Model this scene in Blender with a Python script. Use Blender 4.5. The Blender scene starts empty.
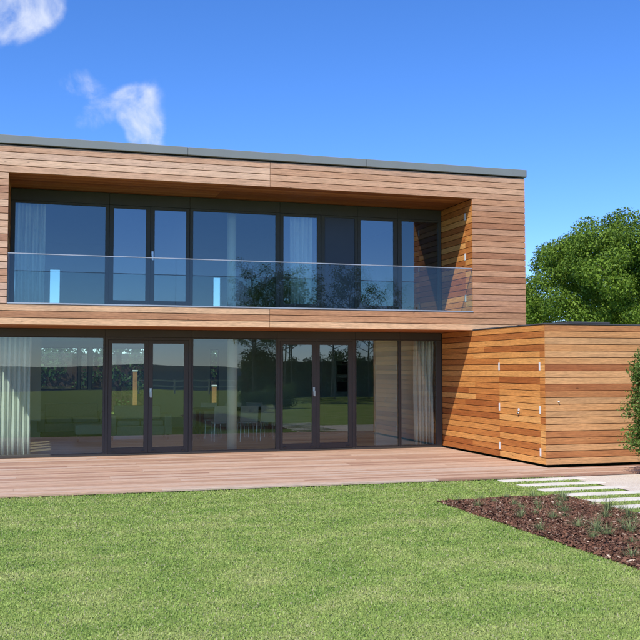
import bpy, bmesh, math, random
import numpy as np
from mathutils import Vector

# ------------------------------------------------------------------ camera, sky, sun, exposure
scene = bpy.context.scene
R = math.radians
cam_data = bpy.data.cameras.new("camera")
cam = bpy.data.objects.new("camera", cam_data)
scene.collection.objects.link(cam)
cam.location = (0.0, 0.0, 1.70)
cam.rotation_euler = (R(90 + 2.945), 0.0, -0.2926)
cam_data.sensor_width = 36.0
cam_data.lens = 935.58 / 640 * 36.0
cam_data.clip_start = 0.1
cam_data.clip_end = 20000
scene.camera = cam

SUN_EL, SUN_AZ = R(50), R(42)          # azimuth measured from the facade normal, towards the left end
sun_to = Vector((math.sin(SUN_AZ) * math.cos(SUN_EL), math.cos(SUN_AZ) * math.cos(SUN_EL), -math.sin(SUN_EL)))

world = bpy.data.worlds.new("World")
scene.world = world
world.use_nodes = True


def build_world():
    nt = world.node_tree
    nt.nodes.clear()
    N, L = nt.nodes.new, nt.links.new
    out = N("ShaderNodeOutputWorld")
    bg = N("ShaderNodeBackground")
    bg.inputs[1].default_value = 0.145
    L(bg.outputs[0], out.inputs[0])
    sky = N("ShaderNodeTexSky")
    sky.sky_type = 'NISHITA'
    sky.sun_disc = False
    sky.sun_elevation = SUN_EL
    sky.sun_rotation = R(180 + 42)
    sky.altitude = 0
    sky.air_density = 0.8
    sky.dust_density = 0.0
    sky.ozone_density = 5.0
    hs = N("ShaderNodeHueSaturation")
    hs.inputs['Saturation'].default_value = 1.17
    hs.inputs['Value'].default_value = 1.0
    L(sky.outputs[0], hs.inputs['Color'])
    wb = N("ShaderNodeMix"); wb.data_type = 'RGBA'; wb.blend_type = 'MULTIPLY'
    wb.inputs['Factor'].default_value = 1.0
    L(hs.outputs[0], wb.inputs['A']); wb.inputs['B'].default_value = (0.87, 0.93, 1.17, 1)
    geo = N("ShaderNodeTexCoord")
    nrm = N("ShaderNodeVectorMath"); nrm.operation = 'NORMALIZE'
    L(geo.outputs['Generated'], nrm.inputs[0])
    d = nrm.outputs[0]
    # wispy small cumulus: soft patches about sky directions, broken up by fractal noise
    noise = N("ShaderNodeTexNoise")
    noise.inputs['Scale'].default_value = 24
    noise.inputs['Detail'].default_value = 9
    noise.inputs['Roughness'].default_value = 0.60
    noise.inputs['Distortion'].default_value = 0.35
    L(d, noise.inputs['Vector'])
    patches = [(-0.017, 0.939, 0.347, 0.030, 0.95), (0.006, 0.935, 0.362, 0.024, 0.85), (-0.045, 0.937, 0.340, 0.03, 0.9),
               (0.0344, 0.9581, 0.2842, 0.022, 0.75), (0.052, 0.9668, 0.2501, 0.018, 0.62), (0.0682, 0.9598, 0.2722, 0.020, 0.72),
               (0.0966, 0.9617, 0.2564, 0.024, 0.95), (0.1055, 0.9662, 0.2352, 0.022, 0.9), (0.091, 0.956, 0.278, 0.016, 0.6),
               (0.110, 0.951, 0.289, 0.018, 0.5), (-0.016, 0.9625, 0.271, 0.022, 0.45), (0.0225, 0.9679, 0.2502, 0.016, 0.4),
               (-0.3, 0.88, 0.36, 0.12, 1.0), (-0.6, 0.7, 0.40, 0.16, 1.0), (-0.9, 0.2, 0.4, 0.15, 1.0), (0.9, -0.2, 0.5, 0.14, .9),
               (0.3, -0.8, 0.55, 0.14, .9), (-0.5, -0.75, 0.4, 0.12, .9)]
    total = None
    for x, y, z, r, a in patches:
        c = Vector((x, y, z)).normalized()
        ds = N("ShaderNodeVectorMath"); ds.operation = 'DISTANCE'
        L(d, ds.inputs[0]); ds.inputs[1].default_value = c
        mr = N("ShaderNodeMapRange"); mr.interpolation_type = 'SMOOTHERSTEP'
        mr.inputs['From Min'].default_value = r * 1.9
        mr.inputs['From Max'].default_value = 0.0
        mr.inputs['To Max'].default_value = a
        L(ds.outputs['Value'], mr.inputs['Value'])
        if total is None:
            total = mr.outputs[0]
        else:
            mx = N("ShaderNodeMath"); mx.operation = 'ADD'; mx.use_clamp = True
            L(total, mx.inputs[0]); L(mr.outputs[0], mx.inputs[1]); total = mx.outputs[0]
    # density = smoothstep(noise + patch - 1)
    ad = N("ShaderNodeMath"); ad.operation = 'ADD'
    L(noise.outputs['Fac'], ad.inputs[0])
    sc = N("ShaderNodeMath"); sc.operation = 'MULTIPLY_ADD'
    L(total, sc.inputs[0]); sc.inputs[1].default_value = 0.62; sc.inputs[2].default_value = -0.72
    L(sc.outputs[0], ad.inputs[1])
    mr = N("ShaderNodeMapRange"); mr.interpolation_type = 'SMOOTHSTEP'
    mr.inputs['From Min'].default_value = 0.12
    mr.inputs['From Max'].default_value = 0.72
    mr.inputs['To Max'].default_value = 0.88
    L(ad.outputs[0], mr.inputs['Value'])
    mix = N("ShaderNodeMix"); mix.data_type = 'RGBA'
    L(mr.outputs[0], mix.inputs['Factor'])
    L(wb.outputs['Result'], mix.inputs['A'])
    mix.inputs['B'].default_value = (4.6, 4.9, 5.6, 1)
    L(mix.outputs['Result'], bg.inputs[0])


build_world()

sun_data = bpy.data.lights.new("sun", 'SUN')
sun_data.energy = 4.2
sun_data.angle = R(0.55)
sun_data.color = (1.0, 0.955, 0.89)
sun = bpy.data.objects.new("sun", sun_data)
scene.collection.objects.link(sun)
sun.rotation_euler = sun_to.to_track_quat('-Z', 'Y').to_euler()
sun.location = (-10, -10, 20)

vs = scene.view_settings
vs.view_transform = 'Standard'
vs.look = 'None'
vs.exposure = 0.4
vs.gamma = 1.0
vs.use_curve_mapping = False
scene.cycles.use_denoising = True
scene.cycles.max_bounces = 10
scene.cycles.transparent_max_bounces = 16
scene.cycles.glossy_bounces = 4
scene.cycles.caustics_reflective = True

# ------------------------------------------------------------------ helpers
C = scene.collection
WLOC = {}                               # world location of every object that can be a parent
rng = random.Random(11)


def tag(o, label=None, cat=None, group=None, kind=None):
    if label: o["label"] = label
    if cat: o["category"] = cat
    if group: o["group"] = group
    if kind: o["kind"] = kind
    return o


def link(o, parent, loc):
    C.objects.link(o)
    loc = Vector(loc)
    if parent is not None:
        o.parent = parent
        o.location = loc - WLOC[parent.name]
    else:
        o.location = loc
    WLOC[o.name] = loc
    return o


def empty(name, loc, parent=None):
    return link(bpy.data.objects.new(name, None), parent, loc)


def np_mesh(name, verts, faces, mat=None, var=None, smooth=False):
    me = bpy.data.meshes.new(name)
    verts = np.asarray(verts, np.float32)
    faces = np.asarray(faces, np.int32)
    nf, k = faces.shape
    me.vertices.add(len(verts)); me.vertices.foreach_set("co", verts.ravel())
    me.loops.add(nf * k); me.loops.foreach_set("vertex_index", faces.ravel())
    me.polygons.add(nf)
    me.polygons.foreach_set("loop_start", np.arange(0, nf * k, k, dtype=np.int32))
    if smooth:
        me.polygons.foreach_set("use_smooth", np.ones(nf, dtype=bool))
    if var is not None:
        at = me.attributes.new("var", 'FLOAT', 'POINT')
        at.data.foreach_set("value", np.asarray(var, np.float32))
    me.update(calc_edges=True)
    if mat: me.materials.append(mat)
    return me


def bm_mesh(name, bm, mat=None, smooth=False):
    me = bpy.data.meshes.new(name)
    bmesh.ops.recalc_face_normals(bm, faces=bm.faces)
    bm.to_mesh(me); bm.free()
    if smooth:
        for p in me.polygons: p.use_smooth = True
    if mat: me.materials.append(mat)
    return me


def bm_box(bm, x0, x1, y0, y1, z0, z1, bevel=0.0, seg=1):
    r = bmesh.ops.create_cube(bm, size=1.0)
    vs_ = r['verts']
    for v in vs_:
        v.co = Vector(((x0 + x1) / 2 + v.co.x * (x1 - x0), (y0 + y1) / 2 + v.co.y * (y1 - y0), (z0 + z1) / 2 + v.co.z * (z1 - z0)))
    if bevel > 0:
        es = list({e for v in vs_ for e in v.link_edges})
        bmesh.ops.bevel(bm, geom=es, offset=bevel, segments=seg, affect='EDGES', profile=0.6)


def box(name, x0, x1, y0, y1, z0, z1, mat, parent=None, bevel=0.0, seg=1, smooth=False):
    c = Vector(((x0 + x1) / 2, (y0 + y1) / 2, z0))
    bm = bmesh.new()
    bm_box(bm, x0 - c.x, x1 - c.x, y0 - c.y, y1 - c.y, 0, z1 - z0, bevel, seg)
    return link(bpy.data.objects.new(name, bm_mesh(name, bm, mat, smooth)), parent, c)


def boxes(name, lst, mat, parent=None, bevel=0.0):
    c = Vector((lst[0][0], lst[0][2], lst[0][4]))
    bm = bmesh.new()
    for b in lst:
        bm_box(bm, b[0] - c.x, b[1] - c.x, b[2] - c.y, b[3] - c.y, b[4] - c.z, b[5] - c.z, bevel)
    return link(bpy.data.objects.new(name, bm_mesh(name, bm, mat)), parent, c)


def tube_np(path, radii, n=8):
    """closed tapered tube along a path -> verts, quads"""
    path = [Vector(p) for p in path]
    V, F = [], []
    for i, p in enumerate(path):
        t = (path[min(i + 1, len(path) - 1)] - path[max(i - 1, 0)]).normalized()
        a = t.orthogonal().normalized() if abs(t.z) < 0.95 else Vector((1, 0, 0))
        a = (a - t * a.dot(t)).normalized()
        b = t.cross(a)
        for k in range(n):
            w = 2 * math.pi * k / n
            V.append(p + (a * math.cos(w) + b * math.sin(w)) * radii[i])
    for i in range(len(path) - 1):
        for k in range(n):
            F.append((i * n + k, i * n + (k + 1) % n, (i + 1) * n + (k + 1) % n, (i + 1) * n + k))
    return V, F


def tube(name, path, radii, mat, parent=None, n=10, loc=None):
    loc = Vector(loc if loc is not None else path[0])
    V, F = tube_np(path, radii, n)
    bm = bmesh.new()
    bv = [bm.verts.new(v - loc) for v in V]
    for f in F: bm.faces.new([bv[i] for i in f])
    bm.faces.new(bv[:n][::-1]); bm.faces.new(bv[-n:])
    me = bm_mesh(name, bm, mat)
    for p in me.polygons:
        if len(p.vertices) == 4: p.use_smooth = True
    return link(bpy.data.objects.new(name, me), parent, loc)


def copy_tree(o, loc, rotz=0.0, parent=None):
    c = o.copy()
    C.objects.link(c)
    c.parent = parent
    if parent is None:
        c.location = loc; c.rotation_euler = (0, 0, rotz)
        WLOC[c.name] = Vector(loc)
    for ch in list(o.children):
        copy_tree(ch, None, 0, c)
    return c


# ------------------------------------------------------------------ materials
def new_mat(name):
    m = bpy.data.materials.new(name)
    m.use_nodes = True
    nt = m.node_tree
    b = nt.nodes["Principled BSDF"]
    return m, nt, b, nt.nodes.new, nt.links.new


def ramp(nt, stops):
    r = nt.nodes.new("ShaderNodeValToRGB")
    els = r.color_ramp.elements
    while len(els) < len(stops): els.new(0.5)
    for e, (p, c) in zip(els, stops):
        e.position = p; e.color = (c[0], c[1], c[2], 1)
    return r


def plain(name, col, rough=0.6, metal=0.0, var=0.06, scale=6.0, bump=0.0, spec=0.5):
    m, nt, b, N, L = new_mat(name)
    tc = N("ShaderNodeTexCoord")
    no = N("ShaderNodeTexNoise"); no.inputs['Scale'].default_value = scale; no.inputs['Detail'].default_value = 5
    L(tc.outputs['Object'], no.inputs['Vector'])
    r = ramp(nt, [(0.25, [max(0, c * (1 - var)) for c in col]), (0.75, [min(1, c * (1 + var)) for c in col])])
    L(no.outputs['Fac'], r.inputs[0]); L(r.outputs[0], b.inputs['Base Color'])
    b.inputs['Roughness'].default_value = rough
    b.inputs['Metallic'].default_value = metal
    b.inputs['Specular IOR Level'].default_value = spec
    if bump:
        bp = N("ShaderNodeBump"); bp.inputs['Strength'].default_value = bump; bp.inputs['Distance'].default_value = 0.01
        L(no.outputs['Fac'], bp.inputs['Height']); L(bp.outputs[0], b.inputs['Normal'])
    return m


def timber(name, stops, rough=0.6, grain=0.28, rel=0.25):
    """boards: a tone per board, long grain, streaks and a few knots; the board's length is local X"""
    m, nt, b, N, L = new_mat(name)
    tc = N("ShaderNodeTexCoord"); oi = N("ShaderNodeObjectInfo")
    mul = N("ShaderNodeVectorMath"); mul.operation = 'SCALE'
    cmb = N("ShaderNodeCombineXYZ")
    L(oi.outputs['Random'], cmb.inputs[0]); L(oi.outputs['Random'], cmb.inputs[1]); L(oi.outputs['Random'], cmb.inputs[2])
    L(cmb.outputs[0], mul.inputs[0]); mul.inputs['Scale'].default_value = 173.0
    off = N("ShaderNodeVectorMath"); off.operation = 'ADD'
    L(tc.outputs['Object'], off.inputs[0]); L(mul.outputs[0], off.inputs[1])
    # fine grain
    st = N("ShaderNodeMapping"); st.inputs['Scale'].default_value = (1.3, 45, 45)
    L(off.outputs[0], st.inputs[0])
    g = N("ShaderNodeTexNoise"); g.inputs['Scale'].default_value = 1.6; g.inputs['Detail'].default_value = 7; g.inputs['Roughness'].default_value = 0.65; g.inputs['Distortion'].default_value = 0.4
    L(st.outputs[0], g.inputs['Vector'])
    # broad tone drift along the board
    st2 = N("ShaderNodeMapping"); st2.inputs['Scale'].default_value = (0.8, 7, 7)
    L(off.outputs[0], st2.inputs[0])
    g2 = N("ShaderNodeTexNoise"); g2.inputs['Scale'].default_value = 1.0; g2.inputs['Detail'].default_value = 4
    L(st2.outputs[0], g2.inputs['Vector'])
    r = ramp(nt, stops)
    r.color_ramp.interpolation = 'LINEAR'
    ad = N("ShaderNodeMath"); ad.operation = 'MULTIPLY_ADD'      # random + (drift-.5)*.45
    L(g2.outputs['Fac'], ad.inputs[0]); ad.inputs[1].default_value = 0.5
    sb = N("ShaderNodeMath"); sb.operation = 'SUBTRACT'; sb.inputs[1].default_value = 0.25
    L(oi.outputs['Random'], sb.inputs[0]); L(sb.outputs[0], ad.inputs[2])
    L(ad.outputs[0], r.inputs[0])
    gr = N("ShaderNodeMapRange"); gr.inputs['From Min'].default_value = 0.3; gr.inputs['From Max'].default_value = 0.7
    gr.inputs['To Min'].default_value = 1 - grain; gr.inputs['To Max'].default_value = 1 + grain * 0.55
    L(g.outputs['Fac'], gr.inputs['Value'])
    mc = N("ShaderNodeVectorMath"); mc.operation = 'SCALE'
    L(r.outputs[0], mc.inputs[0]); L(gr.outputs[0], mc.inputs['Scale'])
    # short resin flecks
    st4 = N("ShaderNodeMapping"); st4.inputs['Scale'].default_value = (9, 110, 110)
    L(off.outputs[0], st4.inputs[0])
    g4 = N("ShaderNodeTexNoise"); g4.inputs['Scale'].default_value = 1.0; g4.inputs['Detail'].default_value = 3
    L(st4.outputs[0], g4.inputs['Vector'])
    fl = N("ShaderNodeMapRange"); fl.inputs['From Min'].default_value = 0.30; fl.inputs['From Max'].default_value = 0.62
    fl.inputs['To Min'].default_value = 0.76; fl.inputs['To Max'].default_value = 1.08
    L(g4.outputs['Fac'], fl.inputs['Value'])
    mf = N("ShaderNodeVectorMath"); mf.operation = 'SCALE'
    L(mc.outputs[0], mf.inputs[0]); L(fl.outputs[0], mf.inputs['Scale'])
    mc = mf
    # knots
    kn = N("ShaderNodeTexVoronoi"); kn.inputs['Scale'].default_value = 2.1
    st3 = N("ShaderNodeMapping"); st3.inputs['Scale'].default_value = (1.0, 2.6, 2.6)
    L(off.outputs[0], st3.inputs[0]); L(st3.outputs[0], kn.inputs['Vector'])
    km = N("ShaderNodeMapRange"); km.inputs['From Min'].default_value = 0.035; km.inputs['From Max'].default_value = 0.075
    km.inputs['To Min'].default_value = 0.5; km.inputs['To Max'].default_value = 1.0
    L(kn.outputs['Distance'], km.inputs['Value'])
    mk = N("ShaderNodeVectorMath"); mk.operation = 'SCALE'
    L(mc.outputs[0], mk.inputs[0]); L(km.outputs[0], mk.inputs['Scale'])
    L(mk.outputs[0], b.inputs['Base Color'])
    b.inputs['Roughness'].default_value = rough
    b.inputs['Specular IOR Level'].default_value = 0.3
    bp = N("ShaderNodeBump"); bp.inputs['Strength'].default_value = rel; bp.inputs['Distance'].default_value = 0.004
    L(g.outputs['Fac'], bp.inputs['Height']); L(bp.outputs[0], b.inputs['Normal'])
    return m


def glass_mat(name, tint, ior, gloss=(0.9, 0.93, 1.0)):
    m, nt, b, N, L = new_mat(name)
    nt.nodes.remove(b)
    out = nt.nodes["Material Output"]
    fr = N("ShaderNodeFresnel"); fr.inputs['IOR'].default_value = ior
    ge = N("ShaderNodeNewGeometry")
    inv = N("ShaderNodeMath"); inv.operation = 'SUBTRACT'; inv.inputs[0].default_value = 1.0
    L(ge.outputs['Backfacing'], inv.inputs[1])
    fm = N("ShaderNodeMath"); fm.operation = 'MULTIPLY'
    L(fr.outputs[0], fm.inputs[0]); L(inv.outputs[0], fm.inputs[1])
    # float glass is never quite flat
    tc = N("ShaderNodeTexCoord"); oi = N("ShaderNodeObjectInfo")
    no = N("ShaderNodeTexNoise"); no.inputs['Scale'].default_value = 0.8; no.inputs['Detail'].default_value = 1
    av = N("ShaderNodeVectorMath"); av.operation = 'ADD'
    L(tc.outputs['Object'], av.inputs[0]); L(oi.outputs['Random'], av.inputs[1])
    L(av.outputs[0], no.inputs['Vector'])
    bp = N("ShaderNodeBump"); bp.inputs['Strength'].default_value = 0.12; bp.inputs['Distance'].default_value = 0.01
    L(no.outputs['Fac'], bp.inputs['Height'])
    gl = N("ShaderNodeBsdfGlossy"); gl.inputs['Roughness'].default_value = 0.0; gl.inputs['Color'].default_value = (*gloss, 1)
    L(bp.outputs[0], gl.inputs['Normal'])
    tr = N("ShaderNodeBsdfTransparent"); tr.inputs['Color'].default_value = (*tint, 1)
    mx = N("ShaderNodeMixShader")
    L(fm.outputs[0], mx.inputs[0]); L(tr.outputs[0], mx.inputs[1]); L(gl.outputs[0], mx.inputs[2])
    L(mx.outputs[0], out.inputs['Surface'])
    return m


def leaf_mat(name, dark, light, trans=0.3, rough=0.55):
    m, nt, b, N, L = new_mat(name)
    out = nt.nodes["Material Output"]
    at = N("ShaderNodeAttribute"); at.attribute_name = "var"
    r = ramp(nt, [(0.0, dark), (1.0, light)])
    L(at.outputs['Fac'], r.inputs[0]); L(r.outputs[0], b.inputs['Base Color'])
    b.inputs['Roughness'].default_value = rough
    b.inputs['Specular IOR Level'].default_value = 0.25
    t = N("ShaderNodeBsdfTranslucent"); L(r.outputs[0], t.inputs['Color'])
    mx = N("ShaderNodeMixShader"); mx.inputs[0].default_value = trans
    L(b.outputs[0], mx.inputs[1]); L(t.outputs[0], mx.inputs[2]); L(mx.outputs[0], out.inputs['Surface'])
    return m


FACE = [(0.0, (0.36, 0.185, 0.105)), (0.3, (0.45, 0.255, 0.15)), (0.55, (0.55, 0.345, 0.215)), (0.8, (0.62, 0.41, 0.265)), (1.0, (0.50, 0.33, 0.225))]


def toned(stops, k): return [(p, tuple(c * q for c, q in zip(col, k))) for p, col in stops]


# the boards have silvered unevenly: palest on the exposed top and left, still warm at the right end
CEDAR_PALE = timber("cedar_silvered", toned(FACE, (1.18, 1.16, 1.18)), grain=0.24)
CEDAR_FACE = timber("cedar_weathered", toned(FACE, (0.97, 0.78, 0.66)), grain=0.32)
CEDAR_MID = timber("cedar_half_silvered", toned(FACE, (1.07, 0.96, 0.90)), grain=0.28)
CEDAR_LOW_LIT = timber("cedar_fascia_bounce_lit", toned(FACE, (1.22, 1.15, 0.98)), grain=0.32)  # low fascia: light bounced up from the deck is painted into this tone
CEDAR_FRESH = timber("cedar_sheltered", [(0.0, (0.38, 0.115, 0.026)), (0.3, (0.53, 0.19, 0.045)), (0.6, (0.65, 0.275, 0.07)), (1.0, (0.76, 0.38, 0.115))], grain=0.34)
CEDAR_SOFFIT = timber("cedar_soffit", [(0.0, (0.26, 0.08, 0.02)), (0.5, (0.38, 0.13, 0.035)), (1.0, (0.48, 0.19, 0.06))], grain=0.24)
CEDAR_WING = timber("cedar_wing_front", [(0.0, (0.36, 0.12, 0.040)), (0.25, (0.46, 0.185, 0.064)), (0.55, (0.585, 0.275, 0.10)), (0.85, (0.68, 0.36, 0.15)), (1.0, (0.54, 0.29, 0.125))], grain=0.32)
DECK = timber("deck_hardwood", [(0.0, (0.34, 0.19, 0.125)), (0.35, (0.46, 0.285, 0.185)), (0.7, (0.54, 0.365, 0.25)), (1.0, (0.54, 0.41, 0.31))], rough=0.62, grain=0.14)
FLOORW = timber("oak_floor", [(0.0, (0.25, 0.19, 0.13)), (1.0, (0.32, 0.25, 0.18))], rough=0.4, grain=0.12)
POSTW = timber("post_timber", [(0.0, (0.40, 0.19, 0.08)), (1.0, (0.50, 0.25, 0.11))])
MEMBRANE = plain("dark_membrane", (0.012, 0.010, 0.009), 0.9)
COPING = plain("coping_metal", (0.20, 0.215, 0.205), 0.5, 0.0, 0.05, 2.0)
FRAME = plain("anthracite_frame", (0.064, 0.060, 0.050), 0.5, 0.0, 0.1, 3.0, spec=0.25)
PANEL = plain("anthracite_panel", (0.042, 0.044, 0.052), 0.35, 0.0, 0.08, 3.0)
STEEL = plain("brushed_steel", (0.55, 0.56, 0.57), 0.3, 1.0, 0.05)
ALU = plain("aluminium_channel", (0.52, 0.54, 0.55), 0.4, 0.6, 0.05)
HINGE = plain("satin_hinge", (0.72, 0.72, 0.70), 0.35)
WHITE = plain("white_plaster", (0.62, 0.62, 0.55), 0.85, 0, 0.03)
GREYW = plain("grey_plaster", (0.34, 0.34, 0.35), 0.85, 0, 0.04)
ROOFM = plain("roof_membrane", (0.06, 0.062, 0.065), 0.85)
CLOTH = plain("curtain_cloth", (0.73, 0.74, 0.695), 0.9, 0, 0.03, 30)
SOFA = plain("sofa_cloth", (0.30, 0.30, 0.28), 0.95, 0, 0.1, 40, 0.2)
DARKW = plain("dark_walnut", (0.05, 0.03, 0.02), 0.5, 0, 0.2, 8)
CHAIRM = plain("chair_shell", (0.55, 0.54, 0.50), 0.5)
CABINET = plain("cabinet_gloss", (0.45, 0.50, 0.50), 0.25)
OVENG = plain("oven_glass", (0.01, 0.01, 0.012), 0.1)
BRICKB = plain("worktop_base", (0.20, 0.11, 0.06), 0.6)
COLUMNM = plain("column_paint", (0.70, 0.70, 0.60), 0.6, 0, 0.03)
FENCEW = plain("white_paint", (0.75, 0.75, 0.73), 0.6)
BARK = plain("bark", (0.10, 0.075, 0.055), 0.95, 0, 0.4, 9, 0.8)
BARKY = plain("young_bark", (0.17, 0.14, 0.11), 0.95, 0, 0.3, 12, 0.5)
GLASS = glass_mat("window_glass", (0.85, 0.90, 0.865), 2.15, (0.90, 0.97, 0.98))
GLASS_LOW = glass_mat("ground_window_glass", (0.85, 0.90, 0.855), 1.95, (0.92, 0.98, 0.97))
DGLASS_LOW = glass_mat("ground_door_glass", (0.84, 0.89, 0.845), 2.2, (0.92, 0.98, 0.97))
DGLASS = glass_mat("door_glass", (0.84, 0.89, 0.87), 2.65, (0.90, 0.96, 1.0))
BALG = glass_mat("balustrade_glass", (0.90, 0.955, 0.935), 1.62)
OAKL = leaf_mat("oak_leaf", (0.045, 0.10, 0.010), (0.235, 0.35, 0.040), 0.32)
HEDGEL = leaf_mat("hedge_leaf", (0.018, 0.045, 0.014), (0.07, 0.13, 0.035), 0.25)
BUSHL = leaf_mat("shrub_leaf", (0.045, 0.10, 0.018), (0.20, 0.30, 0.06), 0.3)
YOUNGL = leaf_mat("young_tree_leaf", (0.05, 0.10, 0.03), (0.16, 0.23, 0.07), 0.5)
TUFTL = leaf_mat("tuft_leaf", (0.11, 0.16, 0.055), (0.33, 0.38, 0.17), 0.3)
MULCHC = leaf_mat("bark_chip", (0.045, 0.020, 0.012), (0.30, 0.155, 0.085), 0.0, 0.9)
_cr = [n for n in MULCHC.node_tree.nodes if n.type == 'VALTORGB'][0].color_ramp
for _p, _c in ((0.3, (0.115, 0.052, 0.029, 1)), (0.55, (0.21, 0.095, 0.055, 1)), (0.75, (0.24, 0.16, 0.11, 1))):
    _e = _cr.elements.new(_p); _e.color = _c
_cr.elements[-1].color = (0.62, 0.47, 0.33, 1)

# grass: one colour field over the lawn, shared by sheet and blades
def grass_mat(name, blades):
    m, nt, b, N, L = new_mat(name)
    out = nt.nodes["Material Output"]
    ge = N("ShaderNodeNewGeometry")
    n1 = N("ShaderNodeTexNoise"); n1.inputs['Scale'].default_value = 1.5; n1.inputs['Detail'].default_value = 6; n1.inputs['Roughness'].default_value = 0.62
    mp = N("ShaderNodeMapping"); mp.inputs['Scale'].default_value = (0.9, 1.25, 0.0)
    L(ge.outputs['Position'], mp.inputs[0]); L(mp.outputs[0], n1.inputs['Vector'])
    r = ramp(nt, [(0.30, (0.22, 0.335, 0.068)), (0.5, (0.325, 0.42, 0.105)), (0.70, (0.44, 0.475, 0.17))])
    L(n1.outputs['Fac'], r.inputs[0])
    if blades:
        at = N("ShaderNodeAttribute"); at.attribute_name = "var"
        mr = N("ShaderNodeMapRange"); mr.inputs['To Min'].default_value = 0.62; mr.inputs['To Max'].default_value = 1.55
        L(at.outputs['Fac'], mr.inputs['Value'])
        sc_ = N("ShaderNodeVectorMath"); sc_.operation = 'SCALE'
        L(r.outputs[0], sc_.inputs[0]); L(mr.outputs[0], sc_.inputs['Scale'])
        # a few straw blades
        gt = N("ShaderNodeMath"); gt.operation = 'GREATER_THAN'; gt.inputs[1].default_value = 0.90
        L(at.outputs['Fac'], gt.inputs[0])
        mx = N("ShaderNodeMix"); mx.data_type = 'RGBA'
        L(gt.outputs[0], mx.inputs['Factor']); L(sc_.outputs[0], mx.inputs['A']); mx.inputs['B'].default_value = (0.50, 0.46, 0.27, 1)
        L(mx.outputs['Result'], b.inputs['Base Color'])
        t = N("ShaderNodeBsdfTranslucent"); L(mx.outputs['Result'], t.inputs['Color'])
        ms = N("ShaderNodeMixShader"); ms.inputs[0].default_value = 0.4
        L(b.outputs[0], ms.inputs[1]); L(t.outputs[0], ms.inputs[2]); L(ms.outputs[0], out.inputs['Surface'])
        b.inputs['Roughness'].default_value = 0.55
        b.inputs['Specular IOR Level'].default_value = 0.3
    else:
        n2 = N("ShaderNodeTexNoise"); n2.inputs['Scale'].default_value = 60; n2.inputs['Detail'].default_value = 3
        L(ge.outputs['Position'], n2.inputs['Vector'])
        mr = N("ShaderNodeMapRange"); mr.inputs['To Min'].default_value = 0.45; mr.inputs['To Max'].default_value = 1.1
        L(n2.outputs['Fac'], mr.inputs['Value'])
        sc_ = N("ShaderNodeVectorMath"); sc_.operation = 'SCALE'
        L(r.outputs[0], sc_.inputs[0]); L(mr.outputs[0], sc_.inputs['Scale'])
        L(sc_.outputs[0], b.inputs['Base Color'])
        b.inputs['Roughness'].default_value = 0.9; b.inputs['Specular IOR Level'].default_value = 0.1
        bp = N("ShaderNodeBump"); bp.inputs['Strength'].default_value = 0.6; bp.inputs['Distance'].default_value = 0.03
        L(n2.outputs['Fac'], bp.inputs['Height']); L(bp.outputs[0], b.inputs['Normal'])
    return m


LAWN = grass_mat("lawn_sheet", False)
BLADE = grass_mat("grass_blade", True)


def gravel_mat():
    m, nt, b, N, L = new_mat("pale_gravel")
    tc = N("ShaderNodeTexCoord")
    v = N("ShaderNodeTexVoronoi"); v.inputs['Scale'].default_value = 90
    L(tc.outputs['Object'], v.inputs['Vector'])
    n = N("ShaderNodeTexNoise"); n.inputs['Scale'].default_value = 2.5; n.inputs['Detail'].default_value = 5
    L(tc.outputs['Object'], n.inputs['Vector'])
    r = ramp(nt, [(0.0, (0.38, 0.30, 0.22)), (0.4, (0.60, 0.50, 0.39)), (1.0, (0.74, 0.66, 0.54))])
    sp = N("ShaderNodeSeparateColor"); L(v.outputs['Color'], sp.inputs[0])
    ad = N("ShaderNodeMath"); ad.operation = 'MULTIPLY_ADD'; ad.inputs[1].default_value = 0.6
    L(sp.outputs[0], ad.inputs[0]); 
    m2 = N("ShaderNodeMath"); m2.operation = 'MULTIPLY'; m2.inputs[1].default_value = 0.55
    L(n.outputs['Fac'], m2.inputs[0]); L(m2.outputs[0], ad.inputs[2])
    L(ad.outputs[0], r.inputs[0]); L(r.outputs[0], b.inputs['Base Color'])
    bp = N("ShaderNodeBump"); bp.inputs['Strength'].default_value = 0.7; bp.inputs['Distance'].default_value = 0.01; bp.invert = True
    L(v.outputs['Distance'], bp.inputs['Height']); L(bp.outputs[0], b.inputs['Normal'])
    b.inputs['Roughness'].default_value = 0.9
    return m


GRAVEL = gravel_mat()
PAD = plain("limestone_pad", (0.64, 0.585, 0.49), 0.8, 0, 0.08, 5, 0.15)
SOIL = plain("bed_soil", (0.035, 0.017, 0.012), 0.95, 0, 0.4, 20, 0.8)
SEA = plain("sea_water", (0.016, 0.032, 0.055), 0.7, 0, 0.1, 0.02, spec=0.1)
HILLM = plain("far_wood", (0.020, 0.035, 0.050), 0.95, 0, 0.3, 0.01)

# ------------------------------------------------------------------ the setting: ground, sea, hills, path
YG, YB, YA, XW = 18.64, 17.12, 14.34, 8.378      # glazing, upper front, wing front, wing side wall
XL, XR = -0.537, 9.571                            # balcony opening left, upper box right end
XEND = -1.10                                      # left end of the house
YBACK = 27.0
DECK_Y = 13.27
GZ = -0.045

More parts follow.
